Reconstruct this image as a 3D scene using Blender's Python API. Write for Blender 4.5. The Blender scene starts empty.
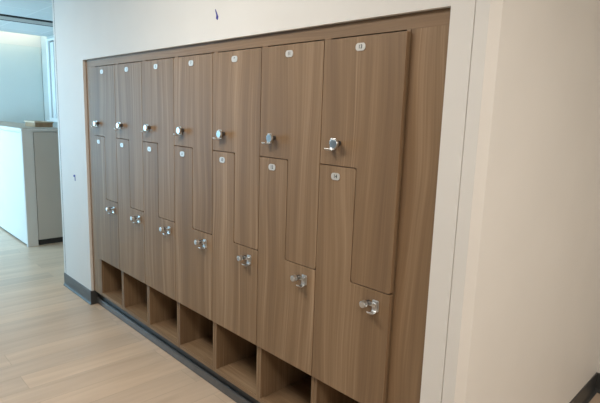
import bpy, bmesh, math, random
from mathutils import Matrix, Vector
random.seed(4)
C = bpy.context.scene.collection

# ------------------------------------------------------------------ materials
def new_mat(name):
    m = bpy.data.materials.new(name); m.use_nodes = True
    nt = m.node_tree; b = nt.nodes['Principled BSDF']
    return m, nt, b

def plain(name, col, rough=.6, metal=0, noise=0, scale=40, spec=None):
    m, nt, b = new_mat(name)
    b.inputs['Roughness'].default_value = rough
    b.inputs['Metallic'].default_value = metal
    if spec is not None: b.inputs['Specular IOR Level'].default_value = spec
    tc = nt.nodes.new('ShaderNodeTexCoord'); n = nt.nodes.new('ShaderNodeTexNoise')
    n.inputs['Scale'].default_value = scale; n.inputs['Detail'].default_value = 5
    nt.links.new(tc.outputs['Object'], n.inputs['Vector'])
    r = nt.nodes.new('ShaderNodeValToRGB')
    k = noise
    r.color_ramp.elements[0].position = .35; r.color_ramp.elements[1].position = .65
    r.color_ramp.elements[0].color = (*[c*(1-k) for c in col], 1)
    r.color_ramp.elements[1].color = (*[min(1, c*(1+k)) for c in col], 1)
    nt.links.new(n.outputs['Fac'], r.inputs['Fac']); nt.links.new(r.outputs['Color'], b.inputs['Base Color'])
    return m

def painted(name, col, rough=.55, bump=.05, noise=.015):
    m = plain(name, col, rough, noise=noise, scale=3)
    nt = m.node_tree; b = nt.nodes['Principled BSDF']
    tc = nt.nodes.new('ShaderNodeTexCoord'); n = nt.nodes.new('ShaderNodeTexNoise')
    n.inputs['Scale'].default_value = 260; n.inputs['Detail'].default_value = 3
    bp = nt.nodes.new('ShaderNodeBump'); bp.inputs['Strength'].default_value = bump; bp.inputs['Distance'].default_value = .002
    nt.links.new(tc.outputs['Object'], n.inputs['Vector']); nt.links.new(n.outputs['Fac'], bp.inputs['Height'])
    nt.links.new(bp.outputs['Normal'], b.inputs['Normal'])
    return m

def wood(name, dark, mid, light, rough=.42, rand=True, swap=False):
    m, nt, b = new_mat(name); N = nt.nodes.new; L = nt.links.new
    b.inputs['Roughness'].default_value = rough
    b.inputs['Specular IOR Level'].default_value = .3
    tc = N('ShaderNodeTexCoord'); oi = N('ShaderNodeObjectInfo')
    off = N('ShaderNodeCombineXYZ'); mul = N('ShaderNodeMath'); mul.operation = 'MULTIPLY'; mul.inputs[1].default_value = 37. if rand else 0
    L(oi.outputs['Random'], mul.inputs[0]); L(mul.outputs[0], off.inputs['X']); L(mul.outputs[0], off.inputs['Z'])
    src = tc.outputs['Object']
    if swap:                                        # grain runs along x instead of z
        se = N('ShaderNodeSeparateXYZ'); cm = N('ShaderNodeCombineXYZ'); L(src, se.inputs[0])
        L(se.outputs['Z'], cm.inputs['X']); L(se.outputs['Y'], cm.inputs['Y']); L(se.outputs['X'], cm.inputs['Z']); src = cm.outputs[0]
    add = N('ShaderNodeVectorMath'); L(src, add.inputs[0]); L(off.outputs[0], add.inputs[1])
    # slow wander of the grain along the board
    mw = N('ShaderNodeMapping'); mw.inputs['Scale'].default_value = (3, 3, 1.1)
    nw = N('ShaderNodeTexNoise'); nw.inputs['Scale'].default_value = 1; nw.inputs['Detail'].default_value = 1
    L(add.outputs[0], mw.inputs['Vector']); L(mw.outputs[0], nw.inputs['Vector'])
    sc = N('ShaderNodeVectorMath'); sc.operation = 'MULTIPLY_ADD'
    sc.inputs[1].default_value = (.10, .02, 0)
    L(nw.outputs['Color'], sc.inputs[0]); L(add.outputs[0], sc.inputs[2])
    def streak(sx, sz, det, dist=0):
        mp = N('ShaderNodeMapping'); mp.inputs['Scale'].default_value = (sx, sx, sz)
        n = N('ShaderNodeTexNoise'); n.inputs['Scale'].default_value = 1; n.inputs['Detail'].default_value = det
        n.inputs['Distortion'].default_value = dist
        L(sc.outputs[0], mp.inputs['Vector']); L(mp.outputs[0], n.inputs['Vector']); return n
    a = streak(16, .45, 4, .3); f = streak(130, 1.6, 3); w = streak(5, .35, 1); t = streak(42, .5, 2, .2)
    def math_(op, x, y):
        q = N('ShaderNodeMath'); q.operation = op
        for i, v in enumerate((x, y)):
            if isinstance(v, (int, float)): q.inputs[i].default_value = v
            else: L(v, q.inputs[i])
        return q.outputs[0]
    s = math_('ADD', math_('MULTIPLY', a.outputs['Fac'], .45), math_('MULTIPLY', f.outputs['Fac'], .25))
    s = math_('ADD', s, math_('MULTIPLY', w.outputs['Fac'], .30))
    tr = N('ShaderNodeMapRange'); tr.inputs['From Min'].default_value = .60; tr.inputs['From Max'].default_value = .74; tr.inputs['To Max'].default_value = .15
    L(t.outputs['Fac'], tr.inputs['Value']); s = math_('ADD', s, tr.outputs['Result'])
    r = N('ShaderNodeValToRGB'); cr = r.color_ramp
    cr.elements[0].position = .34; cr.elements[0].color = (*dark, 1)
    cr.elements[1].position = .70; cr.elements[1].color = (*light, 1)
    e = cr.elements.new(.5); e.color = (*mid, 1)
    L(s, r.inputs['Fac']); L(r.outputs['Color'], b.inputs['Base Color'])
    bp = N('ShaderNodeBump'); bp.inputs['Strength'].default_value = .08; bp.inputs['Distance'].default_value = .001
    L(f.outputs['Fac'], bp.inputs['Height']); L(bp.outputs['Normal'], b.inputs['Normal'])
    return m

def plank_floor():
    m, nt, b = new_mat('oak_plank_floor'); N = nt.nodes.new; L = nt.links.new
    b.inputs['Roughness'].default_value = .38; b.inputs['Specular IOR Level'].default_value = .45
    tc = N('ShaderNodeTexCoord')
    sw = N('ShaderNodeMapping'); sw.inputs['Rotation'].default_value = (0, 0, math.pi/2)
    L(tc.outputs['Object'], sw.inputs['Vector'])
    br = N('ShaderNodeTexBrick'); br.offset = .37; br.squash = 1
    br.inputs['Scale'].default_value = 1
    br.inputs['Brick Width'].default_value = 1.22; br.inputs['Row Height'].default_value = .18
    br.inputs['Mortar Size'].default_value = .0012; br.inputs['Mortar Smooth'].default_value = .3
    br.inputs['Bias'].default_value = 0
    br.inputs['Color1'].default_value = (0, 0, 0, 1); br.inputs['Color2'].default_value = (1, 1, 1, 1)
    br.inputs['Mortar'].default_value = (.5, .5, .5, 1)
    L(sw.outputs[0], br.inputs['Vector'])
    mp = N('ShaderNodeMapping'); mp.inputs['Scale'].default_value = (14, 1.1, 1)
    L(tc.outputs['Object'], mp.inputs['Vector'])
    ad = N('ShaderNodeVectorMath'); L(mp.outputs[0], ad.inputs[0])
    mu = N('ShaderNodeVectorMath'); mu.operation = 'SCALE'; mu.inputs['Scale'].default_value = 30
    L(br.outputs['Color'], mu.inputs[0]); L(mu.outputs[0], ad.inputs[1])
    n = N('ShaderNodeTexNoise'); n.inputs['Scale'].default_value = 1; n.inputs['Detail'].default_value = 5; n.inputs['Distortion'].default_value = .6
    L(ad.outputs[0], n.inputs['Vector'])
    r = N('ShaderNodeValToRGB'); cr = r.color_ramp
    cr.elements[0].position = .3; cr.elements[0].color = (.50, .387, .285, 1)
    cr.elements[1].position = .72; cr.elements[1].color = (.62, .492, .37, 1)
    L(n.outputs['Fac'], r.inputs['Fac'])
    r2 = N('ShaderNodeValToRGB')
    r2.color_ramp.elements[0].color = (.89, .89, .90, 1); r2.color_ramp.elements[1].color = (1.06, 1.04, 1.02, 1)
    L(br.outputs['Color'], r2.inputs['Fac'])
    mx = N('ShaderNodeMix'); mx.data_type = 'RGBA'; mx.blend_type = 'MULTIPLY'; mx.inputs['Factor'].default_value = 1
    L(r.outputs['Color'], mx.inputs['A']); L(r2.outputs['Color'], mx.inputs['B'])
    mo = N('ShaderNodeMix'); mo.data_type = 'RGBA'; mo.inputs['B'].default_value = (.36, .28, .2, 1)
    L(br.outputs['Fac'], mo.inputs['Factor']); L(mx.outputs['Result'], mo.inputs['A'])
    L(mo.outputs['Result'], b.inputs['Base Color'])
    return m

def emit(name, col, s):
    m, nt, b = new_mat(name)
    b.inputs['Base Color'].default_value = (.8, .8, .8, 1)
    b.inputs['Emission Color'].default_value = (*col, 1); b.inputs['Emission Strength'].default_value = s
    return m

def glass_mat():
    m, nt, b = new_mat('window_glass')
    b.inputs['Transmission Weight'].default_value = 1; b.inputs['Roughness'].default_value = .02
    b.inputs['Base Color'].default_value = (.9, .97, .97, 1)
    return m

def tile_mat():
    m, nt, b = new_mat('ceiling_tile'); N = nt.nodes.new; L = nt.links.new
    b.inputs['Roughness'].default_value = .9
    tc = N('ShaderNodeTexCoord'); mp = N('ShaderNodeMapping'); mp.inputs['Location'].default_value = (3.38, -.49, 0)
    L(tc.outputs['Object'], mp.inputs['Vector'])
    br = N('ShaderNodeTexBrick'); br.offset = 0
    br.inputs['Scale'].default_value = 1; br.inputs['Brick Width'].default_value = .61; br.inputs['Row Height'].default_value = .61
    br.inputs['Mortar Size'].default_value = .01; br.inputs['Mortar Smooth'].default_value = .1
    br.inputs['Color1'].default_value = (.80, .82, .81, 1); br.inputs['Color2'].default_value = (.77, .79, .78, 1)
    br.inputs['Mortar'].default_value = (.9, .92, .91, 1)
    L(mp.outputs[0], br.inputs['Vector'])
    n = N('ShaderNodeTexNoise'); n.inputs['Scale'].default_value = 90; n.inputs['Detail'].default_value = 6
    L(tc.outputs['Object'], n.inputs['Vector'])
    mx = N('ShaderNodeMix'); mx.data_type = 'RGBA'; mx.blend_type = 'MULTIPLY'; mx.inputs['Factor'].default_value = .25
    L(br.outputs['Color'], mx.inputs['A']); L(n.outputs['Color'], mx.inputs['B']); L(mx.outputs['Result'], b.inputs['Base Color'])
    return m

M = dict(
    wall_dimmed=painted('wall_paint_dimmed', (.50, .53, .50)),  # wall colour darkened to stand in for dimmer light on the side wall
    wall_dark=painted('wall_fill_cut', (.16, .155, .15)),  # charcoal tone for unseen walls, chosen to cut fill light into the cubbies
    wall=painted('wall_paint', (.70, .69, .66)),
    wood=wood('walnut_laminate', (.165, .104, .060), (.228, .147, .082), (.36, .25, .155), .5),
    wood_in=wood('walnut_carcass', (.165, .104, .060), (.228, .147, .082), (.36, .25, .155), .5, rand=False),
    wood_h=wood('walnut_laminate_level', (.165, .104, .060), (.228, .147, .082), (.36, .25, .155), .5, swap=True),
    back=wood('back_board_shade', (.085, .055, .034), (.11, .07, .042), (.15, .10, .06), .6),  # walnut toned down to paint shade into the cubby depths
    steel=plain('chrome', (.68, .70, .71), .32, 1, .04, 60),
    dark_steel=plain('dark_steel', (.12, .12, .12), .35, .8, .05, 60),
    plate=plain('plate_silver', (.60, .59, .56), .4, .3, .02, 80),
    ink=plain('plate_ink', (.05, .06, .06), .5, 0, .05, 80),
    rubber=plain('rubber_base', (.045, .046, .045), .4, 0, .06, 30),
    rubber_gloss=plain('rubber_toe', (.10, .10, .10), .22, 0, .06, 30),  # lighter than the other rubber, to paint in the highlight along the toe
    floor=plank_floor(), tile=tile_mat(),
    white=painted('cabinet_white', (.64, .64, .61), .4, .02),
    grey=painted('cabinet_beige', (.50, .47, .42), .5, .02),
    gap=plain('dark_gap', (.03, .03, .03), .8, 0, .05),
    top=plain('worktop_taupe', (.33, .28, .22), .45, 0, .06, 20),
    tan=wood('tray_wood', (.24, .15, .08), (.34, .22, .12), (.45, .31, .19)),
    tanl=wood('tray_pale_wood', (.50, .40, .28), (.58, .47, .34), (.66, .55, .42)),
    alu=plain('white_frame', (.70, .74, .74), .4, .0, .02),
    glass=glass_mat(),
    board=plain('board_glass', (.66, .70, .66), .2, 0, .01, 3),
    band=plain('slot_grey', (.42, .39, .36), .6, 0, .02),
    blue=plain('blue_ink', (.03, .03, .26), .6, 0, .3, 200),
    lamp=emit('lamp_diffuser', (1, .93, .82), 3.0),
    strip=emit('cove_strip', (1, .96, .75), 9),
)

# ------------------------------------------------------------------ helpers
def box(bm, x0, x1, y0, y1, z0, z1, mi=0):
    v = [bm.verts.new(p) for p in ((x0,y0,z0),(x1,y0,z0),(x1,y1,z0),(x0,y1,z0),(x0,y0,z1),(x1,y0,z1),(x1,y1,z1),(x0,y1,z1))]
    for f in ((3,2,1,0),(4,5,6,7),(0,1,5,4),(1,2,6,5),(2,3,7,6),(3,0,4,7)):
        bm.faces.new([v[i] for i in f]).material_index = mi

def prism(bm, pts, axis, a, b, mi=0):
    """extrude a 2D outline (in the two axes other than `axis`) from a to b"""
    def P(p, t):
        q = list(p); q.insert(axis, t); return q
    n = len(pts)
    A = [bm.verts.new(P(p, a)) for p in pts]; B = [bm.verts.new(P(p, b)) for p in pts]
    fs = [bm.faces.new(A), bm.faces.new(B[::-1])]
    for i in range(n): fs.append(bm.faces.new((A[i], B[i], B[(i+1) % n], A[(i+1) % n])))
    for f in fs: f.material_index = mi
    bmesh.ops.recalc_face_normals(bm, faces=fs)

def rounded(pts, radii, seg=5):
    out = []; n = len(pts)
    for i in range(n):
        p = Vector(pts[i]); r = radii[i] if isinstance(radii, (list, tuple)) else radii
        if r <= 0: out.append(tuple(p)); continue
        d1 = (Vector(pts[i-1]) - p).normalized(); d2 = (Vector(pts[(i+1) % n]) - p).normalized()
        ang = d1.angle(d2); t = r/math.tan(ang/2)
        c = p + (d1+d2).normalized()*(r/math.sin(ang/2))
        a, b = p+d1*t-c, p+d2*t-c
        for k in range(seg+1):
            s = k/seg; q = (a*(1-s)+b*s).normalized()*r
            out.append(tuple(c+q))
    return out

def cyl(bm, c, axis, r0, r1, h, seg=24, mi=0, squash=1):
    pts0, pts1 = [], []
    for k in range(seg):
        t = 2*math.pi*k/seg; u, w = math.cos(t), math.sin(t)*squash
        for lst, r, d in ((pts0, r0, 0), (pts1, r1, h)):
            q = [r*u, r*w]; q.insert(axis, d); lst.append(bm.verts.new([c[i]+q[i] for i in range(3)]))
    fs = [bm.faces.new(pts0), bm.faces.new(pts1[::-1])]
    for k in range(seg): fs.append(bm.faces.new((pts0[k], pts1[k], pts1[(k+1) % seg], pts0[(k+1) % seg])))
    for f in fs: f.material_index = mi
    bmesh.ops.recalc_face_normals(bm, faces=fs)

def strap(bm, path, z0_or_w, axis, half, th):
    """ribbon of thickness th following a 2D path, swept +-half along axis"""
    L, Rr = [], []
    n = len(path)
    for i in range(n):
        a = Vector(path[max(0, i-1)]); b = Vector(path[min(n-1, i+1)]); d = (b-a).normalized(); nn = Vector((-d.y, d.x))*th/2
        L.append(tuple(Vector(path[i])+nn)); Rr.append(tuple(Vector(path[i])-nn))
    prism(bm, L+Rr[::-1], axis, z0_or_w-half, z0_or_w+half)

def build(name, bm, mats, parent=None, bevel=0, smooth=False):
    me = bpy.data.meshes.new(name); bm.to_mesh(me); bm.free()
    for m in (mats if isinstance(mats, (list, tuple)) else [mats]): me.materials.append(m)
    if smooth:
        for p in me.polygons: p.use_smooth = True
    o = bpy.data.objects.new(name, me); C.objects.link(o)
    if parent: o.parent = parent
    if bevel:
        md = o.modifiers.new('bevel', 'BEVEL'); md.width = bevel; md.segments = 2; md.limit_method = 'ANGLE'; md.angle_limit = math.radians(40)
    return o

def boxes(name, lst, mats, parent=None, bevel=0):
    bm = bmesh.new()
    for b in lst: box(bm, *b)
    return build(name, bm, mats, parent, bevel)

def tag(o, label, cat, group=None, kind=None):
    o['label'] = label; o['category'] = cat
    if group: o['group'] = group
    if kind: o['kind'] = kind
    return o
def struct(o): o['kind'] = 'structure'; return o
def empty(name, loc, label, cat, group=None):
    o = bpy.data.objects.new(name, None); o.location = loc; C.objects.link(o); return tag(o, label, cat, group)

# ------------------------------------------------------------------ measured sizes (metres)
W = .4; ZT = 1.896; Z1 = 1.397; Z2 = .934; ZB = .438; OPT = 1.958; MARG = .161
XL = -MARG; XR = 2.8+MARG; CEIL = 2.7
XEND = -.738; XCOR = 3.122; YIN = 1.79; XIN = 3.072

# ------------------------------------------------------------------ the setting
struct(boxes('floor', [(-5.4, 6.6, -4.2, 1.9, -.1, 0)], M['floor']))
CE = -5.0
struct(boxes('ceiling', [(CE, 6.6, -4.2, 1.9, CEIL, CEIL+.06)], M['tile']))
bm = bmesh.new()
box(bm, XEND, XL, 0, .62, 0, CEIL)
box(bm, XL, XR, 0, .62, OPT, CEIL)
wl = build('wall_locker', bm, M['wall']); struct(wl)
# end of the wall: rounded outside corner and the side that turns away
r = .024
prof = [(XR, 0), (3.0445, 0), (3.0452, .005), (3.0475, .005), (3.0482, 0)]
prof += rounded([(3.0482, 0), (XCOR, 0), (XIN, YIN)], [0, .027, 0], 1)[1:-1]
prof += [(XIN, YIN), (XR, YIN)]
bm = bmesh.new(); prism(bm, prof, 2, 0, CEIL)
struct(build('wall_end', bm, M['wall']))
struct(boxes('wall_recess', [(XIN, 6.6, YIN, YIN+.1, 0, CEIL)], M['wall']))
struct(boxes('wall_right', [(6.5, 6.6, -4.1, YIN, 0, CEIL)], M['wall']))
struct(boxes('wall_back', [(-1.2, 6.5, -4.2, -4.1, 0, CEIL), (-2.6, -1.2, -4.2, -4.1, 0, CEIL), (-2.7, -2.6, -4.1, -2.5, 0, CEIL), (-5.4, -2.6, -2.6, -2.5, 0, .25), (-5.4, -2.6, -2.6, -2.5, 2.5, CEIL)], M['wall_dark']))  # out of view, kept dark to reduce bounce on the lockers
struct(boxes('wall_left', [(-5.4, -5.3, -4.1, 1.37, 0, 3.1)], M['wall']))
# side wall of the far room with its window opening (x -5.03..-3.9, z 1.38..2.67)
YS = 1.27; wx0, wx1, wz0, wz1 = -4.99, -3.9, 1.38, 2.655
struct(boxes('wall_side', [(-5.3, wx0, YS, YS+.1, 0, 3.1), (wx0, wx1, YS, YS+.1, 0, wz0), (wx0, wx1, YS, YS+.1, wz1, 3.1),
    (wx1, XR, YS, YS+.1, 0, 3.1)], M['wall_dimmed']))
# light slot above the far wall
struct(boxes('trim_1', [(-5.3, -5.0, -4.1, YS, 3.0, 3.06), (-5.0, -4.96, -4.1, YS, CEIL+.06, 3.06)], M['wall']))
# ceiling slot band
struct(boxes('trim_2', [(-3.72, -3.42, -4.1, YS, CEIL-.012, CEIL)], M['band']))
struct(boxes('trim_3', [(-3.42, -3.36, -4.1, YS, CEIL-.016, CEIL), (-3.76, -3.72, -4.1, YS, CEIL-.014, CEIL)], M['gap']))
# corner guard at the free end of the locker wall
bm = bmesh.new()
prism(bm, rounded([(XEND-.050, 0), (XEND-.010, 0), (XEND-.010, .05), (XEND-.050, .05)], [.006, .0008, 0, 0], 4), 2, 0, CEIL)
struct(build('trim_4', bm, M['white']))

struct(boxes('trim_7', [(XEND-.010, XEND, .001, .05, 0, CEIL)], M['gap']))  # dark strip laid in the gap to stand in for its shade

# baseboards (vinyl cove base): profile with a small toe
def base_profile(h):
    p = [(0, 0), (0, h), (.004, h), (.006, h-.003), (.006, .028)]
    for k in range(1, 6):
        a = k/5*math.pi/2; p.append((.006+.016*(1-math.cos(a)), .028-.024*math.sin(a)))
    p += [(.022, 0)]
    return p
def baseboard(name, p0, p1, out, h=.117):
    """from p0 to p1 on the floor plan, standing out along `out`"""
    bm = bmesh.new(); A, B = [], []
    for d, z in base_profile(h):
        A.append(bm.verts.new((p0[0]+out[0]*d, p0[1]+out[1]*d, z))); B.append(bm.verts.new((p1[0]+out[0]*d, p1[1]+out[1]*d, z)))
    n = len(A); fs = [bm.faces.new(A), bm.faces.new(B[::-1])]
    for i in range(n): fs.append(bm.faces.new((A[i], B[i], B[(i+1) % n], A[(i+1) % n])))
    bmesh.ops.recalc_face_normals(bm, faces=fs)
    return struct(build(name, bm, M['rubber']))
baseboard('baseboard_left', (XEND-.050, 0), (XL+.001, 0), (0, -.6))
KY = .062
bm = bmesh.new()
KH = .121
box(bm, XL, XR, KY, KY+.02, 0, KH)
plinth = build('baseboard_locker', bm, M['rubber']); struct(plinth)
struct(boxes('baseboard_plinth', [(XL, XR, KY-.018, KY, 0, .052)], M['rubber_gloss'], bevel=.006))
box_ret = boxes('baseboard_return', [(XL, XL+.006, -.008, KY, 0, .117)], M['rubber']); struct(box_ret)
boxr = boxes('baseboard_right', [(XR+.001, XCOR-.02, -.014, -.0026, 0, .117)], M['rubber']); struct(boxr)
ux, uy = XIN-XCOR, YIN; l = math.hypot(ux, uy); nx, ny = uy/l, -ux/l
baseboard('baseboard_end', (XCOR+ux*.01, .03), (XIN, YIN), (nx, ny), .117)
baseboard('baseboard_recess', (XIN, YIN), (6.5, YIN), (0, -1), .117)

# filler panels round the lockers
g = 'walnut filler panels framing the locker bank'
tag(boxes('filler_panel', [(XL+.002, -.001, .02, .04, KH+.002, ZT+.008)], M['wood'], bevel=.0008),
    'narrow brown wood filler panel left of the first locker column', 'panel', g)
tag(boxes('filler_panel', [(2.802, XR-.002, .02, .04, KH+.002, ZT+.008)], M['wood']),
    'brown wood filler panel between the rightmost locker column and the white wall corner', 'panel', g)
tag(boxes('header_panel', [(XL+.002, XR-.002, .02, .04, ZT+.0083, OPT-.001)], M['wood_h']),
    'long thin brown wood header panel above all the lockers', 'panel', g)

# ------------------------------------------------------------------ locker unit
GP = .0018
def door_outline(upper):
    a, b, c = GP, W/2, W-GP; rr = .012
    if upper:
        pts = [(a, Z1+GP), (b+GP, Z1+GP), (b+GP, Z2+GP), (c, Z2+GP), (c, ZT), (a, ZT)]
        rad = [.004, .006, rr, rr, .002, .002]
    else:
        pts = [(a, ZB), (c, ZB), (c, Z2-GP), (b-GP, Z2-GP), (b-GP, Z1-GP), (a, Z1-GP)]
        rad = [.002, .002, .004, .006, rr, .004]
    return rounded(pts, rad, 5)

def digit_mesh(text):
    cu = bpy.data.curves.new('num', 'FONT'); cu.body = text; cu.size = .020; cu.align_x = 'CENTER'; cu.align_y = 'CENTER'; cu.offset = .0006
    o = bpy.data.objects.new('num', cu); C.objects.link(o)
    bpy.context.view_layer.update()
    me = bpy.data.meshes.new_from_object(o)
    bpy.data.objects.remove(o); bpy.data.curves.remove(cu)
    return me

def number_plate(x, z, text, parent):
    bm = bmesh.new(); w, h = .0235, .0142
    prism(bm, rounded([(x-w, z-h), (x+w, z-h), (x+w, z+h), (x-w, z+h)], .0125, 6), 1, -.003, 0, 0)
    me = digit_mesh(text)
    vs = [bm.verts.new((x+v.co.x, -.0034, z+v.co.y)) for v in me.vertices]
    for p in me.polygons:
        f = bm.faces.new([vs[i] for i in p.vertices]); f.material_index = 1
    bpy.data.meshes.remove(me)
    o = build('number_plate', bm, [M['plate'], M['ink']], parent)
    o['label'] = 'white oval plate with the number ' + text
    return o

def lock(x, z, side, parent):
    """side -1: door opens at its left edge; +1: at its right edge. Hasp nearer the edge, thumb turn beside it"""
    bm = bmesh.new()
    xb = x; xk = x - side*.034                      # bracket and thumb turn
    # back plate
    prism(bm, rounded([(xb-.016, z-.022), (xb+.016, z-.022), (xb+.016, z+.024), (xb-.016, z+.024)], .006, 4), 1, -.003, 0)
    # J-shaped hasp: down the plate, curling out at its foot and up at the tip
    path = [(-.005, z+.022), (-.0062, z+.008), (-.0066, z-.010)]
    for k in range(7):
        a = k/6*math.pi/2; path.append((-.0066-.012*(1-math.cos(a)), z-.012-.012*math.sin(a)))
    path += [(-.028, z-.0245), (-.036, z-.022), (-.041, z-.016)]
    strap(bm, path, xb, 0, .0115, .0035)
    # bridge from hasp to turn
    x0, x1 = sorted((xb+side*.008, xk))
    box(bm, x0, x1, -.016, -.004, z+.000, z+.014)
    # stem
    cyl(bm, (xk, -.030, z+.006), 1, .0085, .0105, .030, 20, 1)
    # thumb turn head, tapered
    if side < 0:
        cyl(bm, (xk, -.036, z+.004), 1, .0185, .0195, .011, 32)
    else:
        cyl(bm, (xk, -.044, z+.006), 1, .0135, .0150, .019, 28)
    return build('lock', bm, [M['steel'], M['dark_steel']], parent, bevel=.0018)

D = .46                                              # depth of the carcass
def unit_carcass(u):
    t = .018; y0 = .02
    L = [(.001, t, y0, D, KH+.002, ZT+.008), (W-t, W-.001, y0, D, KH+.002, ZT+.008)]
    boxes('side_panel', [L[0]], M['wood'], u, .0006); boxes('side_panel', [L[1]], M['wood'], u, .0006)
    boxes('bottom_shelf', [(t, W-t, y0, D, KH+.002, .147)], M['wood_h'], u, .0006)
    boxes('cubby_top', [(t, W-t, y0+.003, D, ZB-.004, ZB+.016)], M['wood'], u)
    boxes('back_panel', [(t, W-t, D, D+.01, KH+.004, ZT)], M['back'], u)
    boxes('partition', [(t, W/2, y0+.02, D, Z1-.009, Z1+.009), (W/2-.009, W/2+.009, y0+.02, D, Z2, Z1), (W/2, W-t, y0+.02, D, Z2-.009, Z2+.009)], M['wood'], u)
    boxes('top_panel', [(t, W-t, y0+.012, D, ZT-.014, ZT+.004)], M['wood'], u)

ORD = ['two-door locker column at the far left end, smallest in view', 'two-door locker column, second from the left end',
       'two-door locker column, third from the left end', 'two-door locker column, the middle one of seven',
       'two-door locker column, third from the right end', 'two-door locker column, second from the right end',
       'two-door locker column at the right end, largest in view']
first = None
def copy_part(o, parent, keep):
    c = o.copy(); C.objects.link(c); c.parent = parent
    if o.name.split('.')[0] == 'door':
        for k in o.children:
            if not k.name.startswith('number_plate'): copy_part(k, c, keep)
        if o.get('upper'): number_plate(.192, 1.857, keep[0], c)
        else: number_plate(.094, 1.354, keep[1], c)
    return c
for i in range(7):
    nums = (str(2*i+1), str(2*i+2))
    lab = 'brown ' + ORD[i]
    u = empty('locker_unit', (i*W, 0, 0), lab, 'locker', 'columns of the built-in locker bank')
    if i == 0:
        first = u
        unit_carcass(u)
        bm = bmesh.new(); prism(bm, door_outline(True), 1, 0, .018)
        d = build('door', bm, M['wood'], u, .0009); d['upper'] = 1
        number_plate(.192, 1.857, nums[0], d); lock(.072, 1.484, -1, d)
        bm = bmesh.new(); prism(bm, door_outline(False), 1, 0, .018)
        d = build('door', bm, M['wood'], u, .0009)
        number_plate(.094, 1.354, nums[1], d); lock(.334, .872, 1, d)
    else:
        for ch in [c for c in first.children]: copy_part(ch, u, nums)
for o in list(C.objects):
    if 'upper' in o: del o['upper']

# ------------------------------------------------------------------ blue marks on the wall
def tick(x, z, pts, label):
    bm = bmesh.new(); prism(bm, rounded([(x+a*1.35, z+b*1.35) for a, b in pts], .002, 3), 1, -.0015, 0)
    tag(build('ink_mark', bm, M['blue']), label, 'mark', 'blue marks on the locker wall')
tick(1.633, 2.082, [(-.010, .020), (-.006, .021), (.012, -.008), (.008, -.020), (-.003, -.014), (-.001, -.002)],
     'dark blue mark on white wall above the lockers')
tick(-.431, 1.03, [(-.016, .012), (.012, .016), (.014, -.022), (.004, -.022), (.002, .002), (-.016, .000)],
     'small blue hooked mark on narrow wall left of the lockers')

# ------------------------------------------------------------------ low storage cabinet in the far room
cx1, cy0, cy1 = -2.347, .126, .64; cx0 = -5.27; ch = 1.355
cab = empty('storage_cabinet', ((cx0+cx1)/2, (cy0+cy1)/2, 0), 'long chest-high white storage cabinet in the room at left, pale beige end panel', 'cabinet')
def rel(l): return [(a-cab.location.x, b-cab.location.x, c-cab.location.y, d-cab.location.y, e, f) for a, b, c, d, e, f in l]
boxes('body', rel([(cx0, cx1-.02, cy0+.018, cy1, .065, ch-.03)]), M['white'], cab)
boxes('plinth', rel([(cx0, cx1-.03, cy0+.02, cy1-.02, 0, .065)]), M['gap'], cab)
boxes('end_post', rel([(cx1-.02, cx1, cy0, cy0+.112, 0, ch-.03)]), M['white'], cab, .002)
boxes('end_panel', rel([(cx1-.02, cx1-.004, cy0+.122, cy1, .068, ch-.045)]), M['grey'], cab, .001)
x = cx1-.045
for wd in (1.38, 1.38):
    p = boxes('door', rel([(x-wd+.003, x-.003, cy0, cy0+.016, .022, ch-.052)]), M['white'], cab, .001)
    x -= wd
boxes('frame', rel([(cx1-.042, cx1-.02, cy0-.002, cy0+.018, 0, ch-.03), (cx0, cx1-.02, cy0+.004, cy0+.018, ch-.046, ch-.03)]), M['white'], cab)
boxes('top_edge', rel([(cx0, cx1, cy0-.004, cy1, ch-.03, ch-.004)]), M['white'], cab, .002)
boxes('worktop', rel([(cx0+.01, cx1-.02, cy0+.016, cy1-.01, ch-.004, ch)]), M['top'], cab)
# wooden tray on it
tr = empty('wooden_tray', (-3.0, .5, ch), 'small wooden tray with pale rim on top of white storage cabinet', 'tray')
boxes('base', [(-.2, .2, -.1, .1, 0, .012), (-.2, -.186, -.1, .1, .012, .05), (.186, .2, -.1, .1, .012, .05), (-.186, .186, -.1, -.086, .012, .05), (-.186, .186, .086, .1, .012, .05)], M['tan'], tr, .001)
boxes('rim', [(-.21, .21, -.11, -.08, .05, .066), (-.21, .21, .08, .11, .05, .066), (-.21, -.18, -.08, .08, .05, .066), (.18, .21, -.08, .08, .05, .066)], M['tanl'], tr, .001)

# ------------------------------------------------------------------ far room: board panel, window
struct(boxes('trim_5', [(-5.3, -5.288, -4.1, YS-.01, .1, 2.555)], M['board'], bevel=.003))
wr = bpy.data.objects.new('window_1', None); wr.location = (wx0, YS, wz0); C.objects.link(wr); struct(wr)
H = wz1-wz0; Wd = wx1-wx0
boxes('window_frame', [(0, .11, -.02, .1, 0, H), (Wd-.11, Wd, -.02, .1, 0, H), (.11, Wd-.11, -.02, .1, H-.035, H), (.11, Wd-.11, -.02, .1, 0, .05)], M['alu'], wr, .003)
boxes('window_gasket', [(.11, .16, .0, .07, .05, H-.035), (.16, Wd-.11, .03, .07, H-.06, H-.035)], M['band'], wr)
boxes('window_sash', [(.16, .30, -.01, .08, .05, H-.06), (Wd-.2, Wd-.11, .01, .08, .05, H-.06), (.30, Wd-.2, .01, .08, .05, .12), (.30, Wd-.2, .01, .08, H-.13, H-.06)], M['alu'], wr, .003)
boxes('window_pane', [(.30, Wd-.2, .04, .046, .12, H-.13)], M['glass'], wr)
boxes('window_sill', [(-.02, Wd+.02, -.06, -.02, -.01, .012)], M['alu'], wr)

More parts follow.
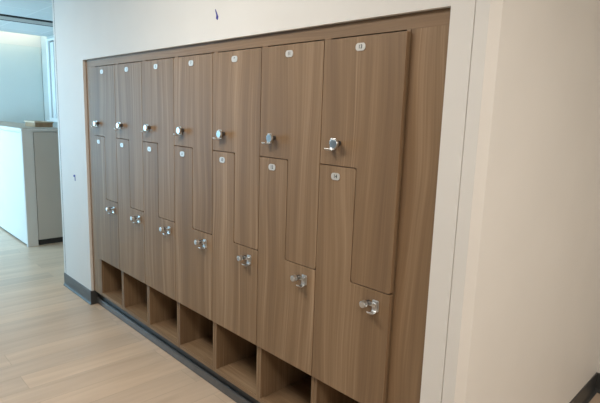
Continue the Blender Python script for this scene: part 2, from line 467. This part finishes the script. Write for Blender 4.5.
# ------------------------------------------------------------------ the big windows behind the camera, left
wb = bpy.data.objects.new('window_2', None); wb.location = (-3.98, -2.56, .25); C.objects.link(wb); struct(wb)
L = [(-1.3, 1.3, -.03, .03, 0, .05), (-1.3, 1.3, -.03, .03, 2.2, 2.25)] + [(-1.3+k*.85, -1.25+k*.85, -.03, .03, .05, 2.2) for k in range(4)]
boxes('window_frame', L, M['alu'], wb)

# ------------------------------------------------------------------ lamps
def area(name, loc, rot, sx, sy, power, col):
    l = bpy.data.lights.new(name, 'AREA'); l.shape = 'RECTANGLE'; l.size = sx; l.size_y = sy; l.energy = power; l.color = col
    o = bpy.data.objects.new(name, l); o.location = loc; o.rotation_euler = rot; C.objects.link(o); return o
LP = [(-4.2, -1.2, 13, 'added as unseen fill in the far room'), (-.6, -1.1, 6, 'second from the far room'), (1.7, -1.2, 33, 'in front of the middle lockers'),  # first panel is an added fill light for the far room
      (4.3, -1.5, 33, 'near the wall corner'), (5.3, -.2, 34, 'in the recess right of the wall corner')]
for k, (x, y, pw, wh) in enumerate(LP):
    t = empty('ceiling_light', (x, y, CEIL), 'flat rectangular white ceiling light panel, %s' % wh, 'ceiling light', 'ceiling light panels')
    boxes('frame', [(-.62, .62, -.32, -.30, -.02, 0), (-.62, .62, .30, .32, -.02, 0), (-.62, -.60, -.30, .30, -.02, 0), (.60, .62, -.30, .30, -.02, 0)], M['alu'], t)
    boxes('diffuser', [(-.60, .60, -.30, .30, -.012, 0)], M['lamp'], t)
warm = (1, .935, .86)
for k, (x, y, pw, wh) in enumerate(LP): area('ceiling_lamp', (x, y, CEIL-.03), (0, 0, 0), 1.2, .6, pw, warm if x < 3 else (1, .91, .82))
area('daylight', (-3.98, -2.48, 1.4), (math.radians(90), 0, 0), 2.5, 2.1, 165, (.33, .70, 1))
struct(boxes('trim_6', [(-5.05, -5.02, -4.1, YS-.02, CEIL+.10, CEIL+.13)], M['strip']))

w = bpy.data.worlds.new('World'); bpy.context.scene.world = w; w.use_nodes = True
w.node_tree.nodes['Background'].inputs['Color'].default_value = (.75, .9, 1, 1)
w.node_tree.nodes['Background'].inputs['Strength'].default_value = 2.2

# ------------------------------------------------------------------ camera
cam = bpy.data.cameras.new('camera'); co = bpy.data.objects.new('camera', cam); C.objects.link(co)
Rm = ((0.6861311817704695, 0.7267385285169548, 0.03278890926573119), (0.14355805546475248, -0.09107551156659976, -0.9854422032278468), (-0.7131725500276943, 0.6808497355220057, -0.16681891836658624))
co.matrix_world = Matrix(((Rm[0][0], -Rm[1][0], -Rm[2][0], 3.880), (Rm[0][1], -Rm[1][1], -Rm[2][1], -1.520), (Rm[0][2], -Rm[1][2], -Rm[2][2], 1.593), (0, 0, 0, 1)))
cam.sensor_width = 36; cam.lens = 506.19*36/600; cam.clip_start = .02
bpy.context.scene.camera = co
vs = bpy.context.scene.view_settings
vs.view_transform = 'Standard'; vs.look = 'None'; vs.exposure = -.04; vs.gamma = 1; vs.use_curve_mapping = False
